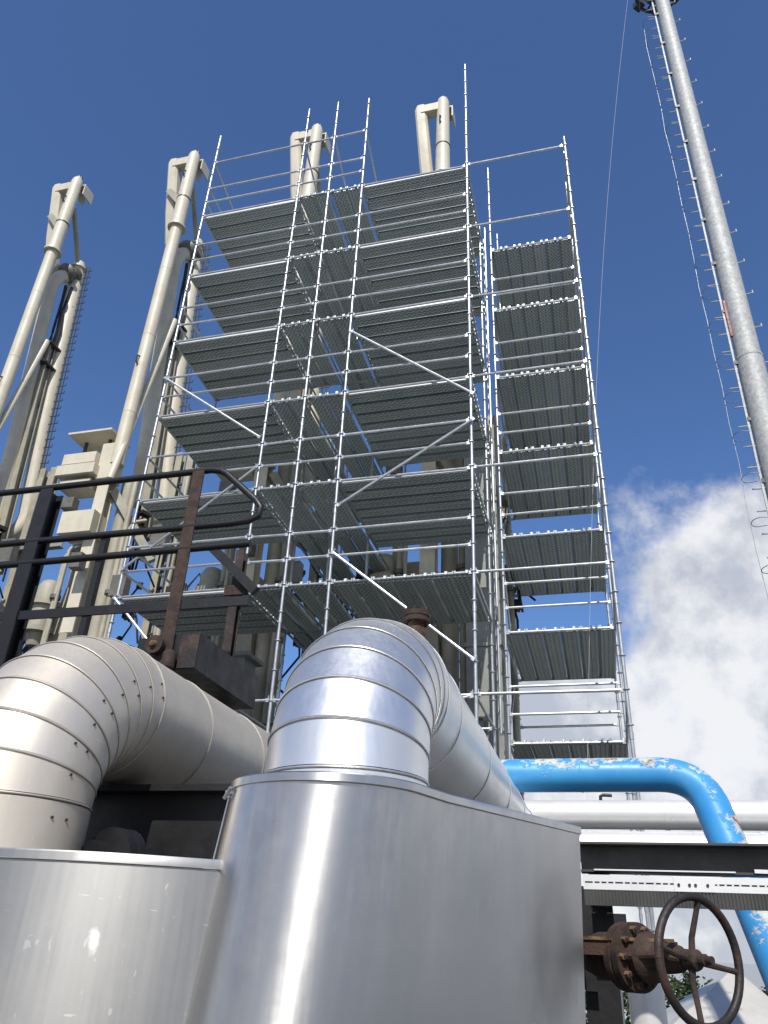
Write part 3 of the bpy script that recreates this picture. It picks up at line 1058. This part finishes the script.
t = thing('support_beam', 'dark rusty box beam with pipe lug, above the weathered pipe', 'beam', (-2.98, RY, 1.86))
MB().box((0, .55, 0), (.36, 1.1, .28)).build('beam_body', 'black', t)
MB().box((-.26, .03, 0), (.16, .05, .25)).build('end_plate', 'black', t)
MB().box((.10, -.006, 0), (.15, .008, .26)).build('cover_plate', 'rusty_black', t)
lg = MB().lathe((-.15, -.09, .04), (0, 1, 0), [(0, .035), (.001, .07), (.05, .07), (.052, .06), (.085, .06)], 22).build('lug', 'rust', t)
MB().lathe((-.15, -.115, .04), (0, 1, 0), [(0, .022), (.03, .03)], 12).build('bolt', 'rust_ochre', lg)
MB().lathe((-.02, -.06, -.08), (0, 0, 1), [(-.06, .05), (.05, .05), (.07, .035)], 12).build('pipe_clamp', 'rust', t)

t = thing('gap_shade_frame', 'black steel beams added to darken the shaded gap under the weathered pipe', 'frame', (-2.4, 3.62, GZ))
MB().ibeam((-1.4, 0, 1.6 + .425), (.92, 0, 1.6 + .425), .42, .25, .03).build('cross_beam', 'black', t)  # black beams added to make the shaded gap dark
MB().ibeam((-1.4, .3, 1.6 - .1), (.92, .3, 1.6 - .1), .42, .25, .03).build('lower_beam', 'black', t)
for x in (-1.2, .8):
    MB().ibeam((x, 0, 0), (x, 0, 1.81), .2, .2, .02).build('leg', 'black', t)
t = thing('dark_valve', 'dark flanged valve in the gap behind the lower left box', 'valve', (-1.98, 3.12, .24))
MB().lathe((0, 0, 0), (.3, .9, 0), [(-.12, .09), (-.05, .09), (-.04, .15), (-.005, .15), (.0, .13), (.01, .13), (.015, .15), (.05, .15), (.055, .09), (.25, .09)], 24).build('valve_body', 'black', t)  # black colour stands for the shade in this gap
MB().lathe((0, .05, .0), (0, 0, 1), [(-1.5, .06), (-.05, .06)], 12).build('stand', 'black', t)

# ------------------------------------------------------------------ blue pipe
t = thing('blue_pipe', 'bright blue pipe with flaking paint, bending down at the right', 'pipe', (.3, 7.5, 1.42))
pts = [(-1.9, 0, 0), (-1.0, 0, 0), (-.2, 0, 0), (.20, 0, 0)]
down = Vector((.30, -.78, -1.62)).normalized()
for k in range(1, 13):
    th = k / 12
    # rounded bend from +x to the downward leg
    d = Vector((1, 0, 0)).lerp(down, th)
    u = 1 - th
    p0, pm, p2_ = Vector((.20, 0, 0)), Vector((.55, 0, 0)), Vector((.55, 0, 0)) + down * .35
    pts.append(tuple(p0 * u * u + pm * 2 * u * th + p2_ * th * th))
pe = Vector(pts[-1])
for s in (.3, .9, 1.6, 2.4):
    pts.append(tuple(pe + down * s))
MB().tube(pts, .146, 36).build('pipe_run', 'blue', t)
for q in ((-.45, 0), ):
    MB().lathe((q[0], 0, 0), (1, 0, 0), [(-.012, .148), (-.006, .1495), (.006, .1495), (.012, .148)], 36).build('weld_bead', 'blue', t)

# ------------------------------------------------------------------ pale clad pipes behind it
for lab, y, z, r, xs in (('upper pale clad pipe running level behind the blue pipe', 9.0, 1.300, .145, (-1.3, .62, 2.2, 5.0)),
                         ('lower pale clad pipe just above the dark beam', 8.7, .955, .145, (-1.3, -.1, .27, .85, 1.45, 2.2, 5.0))):
    t = thing('pale_pipe', lab, 'pipe', (0, y, z), 'pale clad pipes')
    for k in range(len(xs) - 1):
        b = MB()
        b.lathe((xs[k], 0, 0), (1, 0, 0), [(0, r + .004), (.05, r + .004), (.055, r), (xs[k + 1] - xs[k] + .01, r - .001)], 36)
        b.build('cladding_segment', 'white_clad', t)
    if z > 1.1:
        MB().tube([(.0, -.02, r - .01), (.0, -.02, r + .035), (.03, -.02, r + .05), (.12, -.02, r + .045)], .018, 8).build('drain_nipple', 'cable', t)

# ------------------------------------------------------------------ beam and cable tray
t = thing('steel_beam', 'dark steel channel beam running level above the white cable tray', 'beam', (.7, 4.2, .41))
b = MB()
b.box((.94, .05, 0), (3.52, .012, .116))
b.box((.94, -.005, .061), (3.52, .12, .010))
b.box((.94, -.005, -.061), (3.52, .12, .010))
b.build('channel', 'dark_metal', t)
for x in (-.74, 2.4):
    MB().ibeam((x, .07 + .05, GZ - .41), (x, .07 + .05, .055), .10, .10, .012).build('post', 'black', t)
    MB().bar((x, .06, -.20), (x, -.19, -.20), .05, .03).build('tray_bracket', 'black', t)
MB().box((-.45, -.075, -.058), (.62, .02, .006)).build('loose_strip', 'tray', t)
MB().bar((-.06, -.08, -.052), (.85, -.085, -.068), .012, .016).build('loose_conduit', 'tray', t)
t = thing('cable_tray', 'white slotted cable tray hanging under the dark beam', 'cable tray', (.7, 4.0, .275))
ty = 0
b = MB()
# web in three strips so the slots are true openings between them
b.box((.93, ty, .032), (3.48, .004, .028))
b.box((.93, ty, -.002), (3.48, .004, .026))
x = -.81
k = 0
while x < 2.66:
    b.box((x + .004, ty, .0145), (.0085, .004, .0078))
    x += .030 if k % 4 else .042
    k += 1
b.build('side_web', 'tray', t)
MB().box((.93, .06, -.017), (3.48, .12, .004)).build('tray_floor', 'dark_metal', t)
rb = MB()
for k in range(236):
    rb.box((-.80 + k * .0147, ty - .002, -.048), (.0085, .004, .062))
rb.box((.93, ty + .003, -.048), (3.48, .003, .064))
MB().box((.93, .13, .01), (3.48, .004, .08)).build('shaded_rear_web', 'black', t)  # black stands for the shade inside the tray, behind the slots
rb.build('corrugated_skirt', 'dark_metal', t)
MB().box((-.335, ty - .0045, .014), (.17, .004, .058)).build('splice_plate', 'tray', t)
for dx in (-.40, -.355, -.33, -.28):
    MB().cyl((dx, -.012, .012), (dx, -.004, .012), .006, n=10).build('bolt', 'rust', t)

# ------------------------------------------------------------------ handwheel valve
wc = Vector((.296, 3.417, .001))
ax = Vector((-.70, .705, .0)).normalized()        # from the wheel to the valve
t = thing('handwheel_valve', 'rusty valve with large spoked handwheel, bottom right corner', 'valve', tuple(wc))
u = Vector((0, 0, 1)).cross(ax).normalized()
v = ax.cross(u).normalized()
# slight lean of the wheel plane
RW = .206
ring = [u * RW * math.cos(2 * math.pi * k / 48) + v * RW * math.sin(2 * math.pi * k / 48) for k in range(48)]
wheel = MB().tube(ring + [ring[0]], .0155, 12, caps=False).build('wheel_rim', 'rusty_black', t)
for ang in (100, 10, 190, 280):
    e = u * RW * math.cos(R(ang)) + v * RW * math.sin(R(ang))
    MB().tube([ax * .035, ax * .035 + e * .35, e * .75 + ax * .012, e], [.013, .011, .010, .011], 8).build('spoke', 'rust', wheel)
MB().lathe(tuple(ax * -.03), ax, [(0, .012), (.004, .02), (.03, .02), (.04, .034), (.09, .034), (.10, .026)], 18).build('hub', 'rust', wheel)
MB().cyl(tuple(ax * -.055), tuple(ax * .5), .0135, n=12).build('stem', 'rust', t)
b = MB()
b.lathe(tuple(ax * .07), ax, [(0, .03), (.02, .045), (.06, .05), (.12, .055), (.15, .085), (.17, .09), (.18, .07), (.215, .07), (.22, .122), (.25, .122), (.253, .11), (.26, .11), (.263, .122), (.292, .122), (.30, .08), (.36, .085), (.42, .085), (.5, .06)], 30)
b.build('bonnet', 'rust', t)
for s in (-1, 1):
    MB().tube([tuple(ax * .06 + u * s * .03), tuple(ax * .14 + u * s * .065 + v * .01), tuple(ax * .30 + u * s * .08)], .014, 8).build('yoke_arm', 'rust', t)
for k in range(10):
    q = k / 10 * 2 * math.pi
    p = u * .10 * math.cos(q) + v * .10 * math.sin(q)
    MB().cyl(tuple(ax * .268 + p), tuple(ax * .289 + p), .013, n=6, smooth=False).build('nut', 'rust_ochre', t)
    MB().cyl(tuple(ax * .262 + p), tuple(ax * .40 + p), .0075, n=6).build('stud', 'rust', t)

t = thing('rusty_bracket', 'rusty steel channel arm pointing from the box to the handwheel valve', 'bracket', (-.05, 3.62, .03))
MB().box((.075, -.01, .0), (.42, .08, .055), rz=R(-12)).build('channel_arm', 'rust', t)
MB().box((.066, -.052, .03), (.42, .012, .012), rz=R(-12)).build('edge_lip', 'rust_ochre', t)
MB().box((-.12, .06, -.8), (.06, .06, 1.6)).build('stand', 'black', t)

# black steel stanchions behind the valve
t = thing('black_stanchion', 'black flanged steel stanchion beside the box, behind the rusty bracket', 'stanchion', (-.10, 5.2, GZ))
MB().ibeam((0, 0, 0), (0, 0, 1.95), .13, .15, .015).build('shaft', 'black', t)
MB().box((.05, -.02, 1.72), (.26, .2, .18)).build('junction_box', 'black', t)
MB().box((.02, -.1, 1.50), (.17, .1, .14)).build('clamp_block', 'black', t)
MB().cyl((.10, -.03, 0), (.10, -.03, 1.75), .022, n=10).build('conduit', 'tube_dull', t)
t = thing('clad_stub_pipe', 'thin bright vertical pipe in the gap under the cable tray', 'pipe', (.26, 9.2, GZ))
MB().cyl((0, 0, 0), (0, 0, 1.52), .17, n=24).build('pipe_wall', 'white_clad', t)
MB().lathe((0, 0, 1.5), (0, 0, 1), [(0, .19), (.05, .19), (.06, .1)], 24).build('cap', 'white_clad', t)

# ------------------------------------------------------------------ lighting mast
MX, MY, MTOP = 4.92, 18.0, 32.7
t = thing('lighting_mast', 'tall galvanised lighting mast with climbing ladder, right edge', 'mast', (MX, MY, GZ))
Z = -GZ
b = MB()
b.cyl((0, 0, -.0), (0, 0, 14.2 + Z), .40, .335, n=16, smooth=False)
b.build('lower_section', 'mast', t)
b = MB()
b.cyl((0, 0, 14.2 + Z), (0, 0, MTOP + Z), .315, .245, n=16, smooth=False)
b.build('upper_section', 'mast', t)
MB().lathe((0, 0, 14.12 + Z), (0, 0, 1), [(0, .345), (.09, .345), (.12, .32)], 16, smooth=False).build('joint_collar', 'mast', t)
hf = MB()
hf.tube([(math.cos(k / 24 * 2 * math.pi) * .85, math.sin(k / 24 * 2 * math.pi) * .85, MTOP + Z - .2) for k in range(25)], .06, 8, caps=False)
hf.lathe((0, 0, MTOP + Z - .25), (0, 0, 1), [(0, .5), (.1, .62), (.35, .62), (.4, .4)], 20)
for k in range(6):
    q = k / 6 * 2 * math.pi
    hf.bar((0, 0, MTOP + Z - .2), (math.cos(q) * .85, math.sin(q) * .85, MTOP + Z - .2), .06, .06)
hfo = hf.build('head_frame', 'dark_metal', t)
for k in range(8):
    q = k / 8 * 2 * math.pi
    MB().box((math.cos(q) * .95, math.sin(q) * .95, MTOP + Z + .25), (.35, .3, .28), q).build('floodlight', 'dark_metal', hfo)
LX, LY = -.41, -.05
rail = MB()
rail.bar((LX - .03, LY, 0), (LX + .06, LY, MTOP + Z - .3), .05, .045)
rail.build('ladder_rail', 'mast', t)
rung_me = MB().cyl((-.28, 0, 0), (.02, 0, 0), .02, n=6).mesh('rung', 'mast')
brk_me = MB().box((-.04, 0, 0), (.26, .09, .11)).mesh('ladder_bracket', 'dark_metal')
hoop = []
for k in range(7):
    q = R(100 + k * 27)
    hoop.append((-.24 + .20 * math.cos(q), -.05 + .25 * math.sin(q), 0))
hoop_me = MB().tube([(-.05, .15, 0)] + hoop + [(-.05, -.25, 0)], .010, 5).mesh('cage_hoop', 'tube_dull')
peg = MB().cyl((0, 0, 0), (.18, -.03, 0), .02, n=6)
peg.cyl((.17, -.03, -.02), (.17, -.03, .09), .018, n=6)
peg_me = peg.mesh('step_peg', 'mast')
z = 8.0
k = 0
while z < MTOP + Z - .6:
    f_ = z / (MTOP + Z)
    place('rung', rung_me, t, (LX + .09 * f_, LY, z))
    if k % 3 == 0:
        place('ladder_bracket', brk_me, t, (LX + .15 + .05 * f_, LY, z + .2))
    if k % 2 == 0:
        place('cage_hoop', hoop_me, t, (LX, LY, z + .3))
        place('step_peg', peg_me, t, (.37 - .13 * f_, -.05, z + .1))
    z += .62
    k += 1
cg = MB()
rnd = random.Random(3)
pts = [(LX - .44 + rnd.uniform(-.03, .03), LY, k * 1.2 + .5) for k in range(27)]
cg.tube(pts, .007, 6)
cg.build('cage_strap', 'tube_dull', t)
MB().box((LX + .09, LY - .04, 15.6 + Z), (.06, .06, 1.3)).build('red_marker', 'red', t)
MB().box((0, 0, .03), (1.1, 1.1, .06)).build('base_flange', 'mast', t)

# ------------------------------------------------------------------ tag line
t = MB()
pts = []
A, B = Vector((-.26, 12.45, 1.35)), Vector((3.05, 9.7, 23.0))
for k in range(41):
    s = k / 40
    p = A.lerp(B, s)
    p.x -= .35 * math.sin(math.pi * s)
    pts.append(p)
t.tube(pts, .0026, 6)
tag(t.build('tag_line', 'rope'), 'thin pale rope hanging from above past the right scaffold tower', 'rope')

# ------------------------------------------------------------------ yard beyond: shed roof and trees
t = thing('shed', 'pale hipped sheet roof low in the gap beside the handwheel', 'shed', (4.0, 32.0, -6.28))
b = MB()
w0, d0 = 3.1, 4.0
b.add([(-w0, -d0, 4.2), (1.6, -d0, 4.2), (1.6, d0, 4.2), (-w0, d0, 4.2), (-.25, -.3, 6.1), (-.1, .6, 6.1)],
      [(0, 1, 4), (1, 2, 5, 4), (2, 3, 5), (3, 0, 4, 5), (3, 2, 1, 0)])
b.build('roof', 'roof', t)
MB().box((-.75, 0, 2.1), (4.2, 7.4, 4.19)).build('wall', 'roof', t)


def tree(label, x, y, h, w, mat, seed):
    rnd = random.Random(seed)
    a = thing('pine_tree', label, 'tree', (x, y, -6.28), 'trees beyond the yard')
    b = MB()
    b.tube([(0, 0, 0), (rnd.uniform(-.1, .1), 0, h * .5), (0, 0, h * .9)], [.16, .11, .03], 8)
    for k in range(7):
        q = rnd.uniform(0, 6.28)
        zz = h * rnd.uniform(.35, .8)
        b.tube([(0, 0, zz), (math.cos(q) * w * .5, math.sin(q) * w * .5, zz + .3)], [.05, .015], 5)
    b.build('trunk', 'bark', a)
    c = MB()
    clumps = []
    for k in range(26):
        s = rnd.random()
        rr = w * (1.05 - s) * rnd.uniform(.3, 1.0)
        q = rnd.uniform(0, 6.28)
        clumps.append((Vector((rr * math.cos(q), rr * math.sin(q), h * (.28 + .72 * s))), w * rnd.uniform(.16, .34)))
    for p, rad in clumps:
        for j in range(34):
            d = Vector((rnd.gauss(0, 1), rnd.gauss(0, 1), rnd.gauss(0, .8))) * rad * .6
            n_ = Vector((rnd.gauss(0, 1), rnd.gauss(0, 1), rnd.gauss(0, 1))).normalized()
            a_, b_, _ = basis(n_)
            sz = rnd.uniform(.09, .2)
            q0 = p + d
            c.add([q0 - a_ * sz, q0 + b_ * sz * .6, q0 + a_ * sz, q0 - b_ * sz * .6], [(0, 1, 2, 3)])
    c.build('crown', mat, a)
    return a


for i, (x, y, h, w, mt, lab) in enumerate((
        (-4.6, 60, 5.0, 1.7, 'leaf_b', 'leftmost far tree low behind the black stanchion'),
        (-3.1, 62, 4.7, 1.6, 'leaf_a', 'dark far tree just right of the black stanchion'),
        (-1.7, 58, 5.4, 1.4, 'leaf_b', 'far tree in the gap left of the thin vertical pipe'),
        (-.35, 60, 5.9, 1.4, 'leaf_a', 'tallest pointed far tree above the thin vertical pipe'),
        (.9, 61, 5.3, 1.6, 'leaf_b', 'mid green far tree just right of the thin vertical pipe'),
        (2.1, 60, 5.0, 1.7, 'leaf_a', 'far tree touching the left rim of the handwheel'),
        (3.3, 59, 5.2, 1.5, 'leaf_b', 'far tree seen through the left half of the handwheel'),
        (4.5, 61, 5.5, 1.6, 'leaf_a', 'far tree behind the handwheel hub'),
        (5.7, 62, 4.9, 1.7, 'leaf_b', 'far tree just above the shed ridge'),
        (7.2, 63, 4.6, 1.9, 'leaf_b', 'far tree right of the shed, beside the blue pipe foot'),
        (8.8, 60, 4.7, 1.8, 'leaf_a', 'rightmost far tree behind the blue pipe'))):
    tree(lab, x, y, h, w, M[mt], 40 + i)
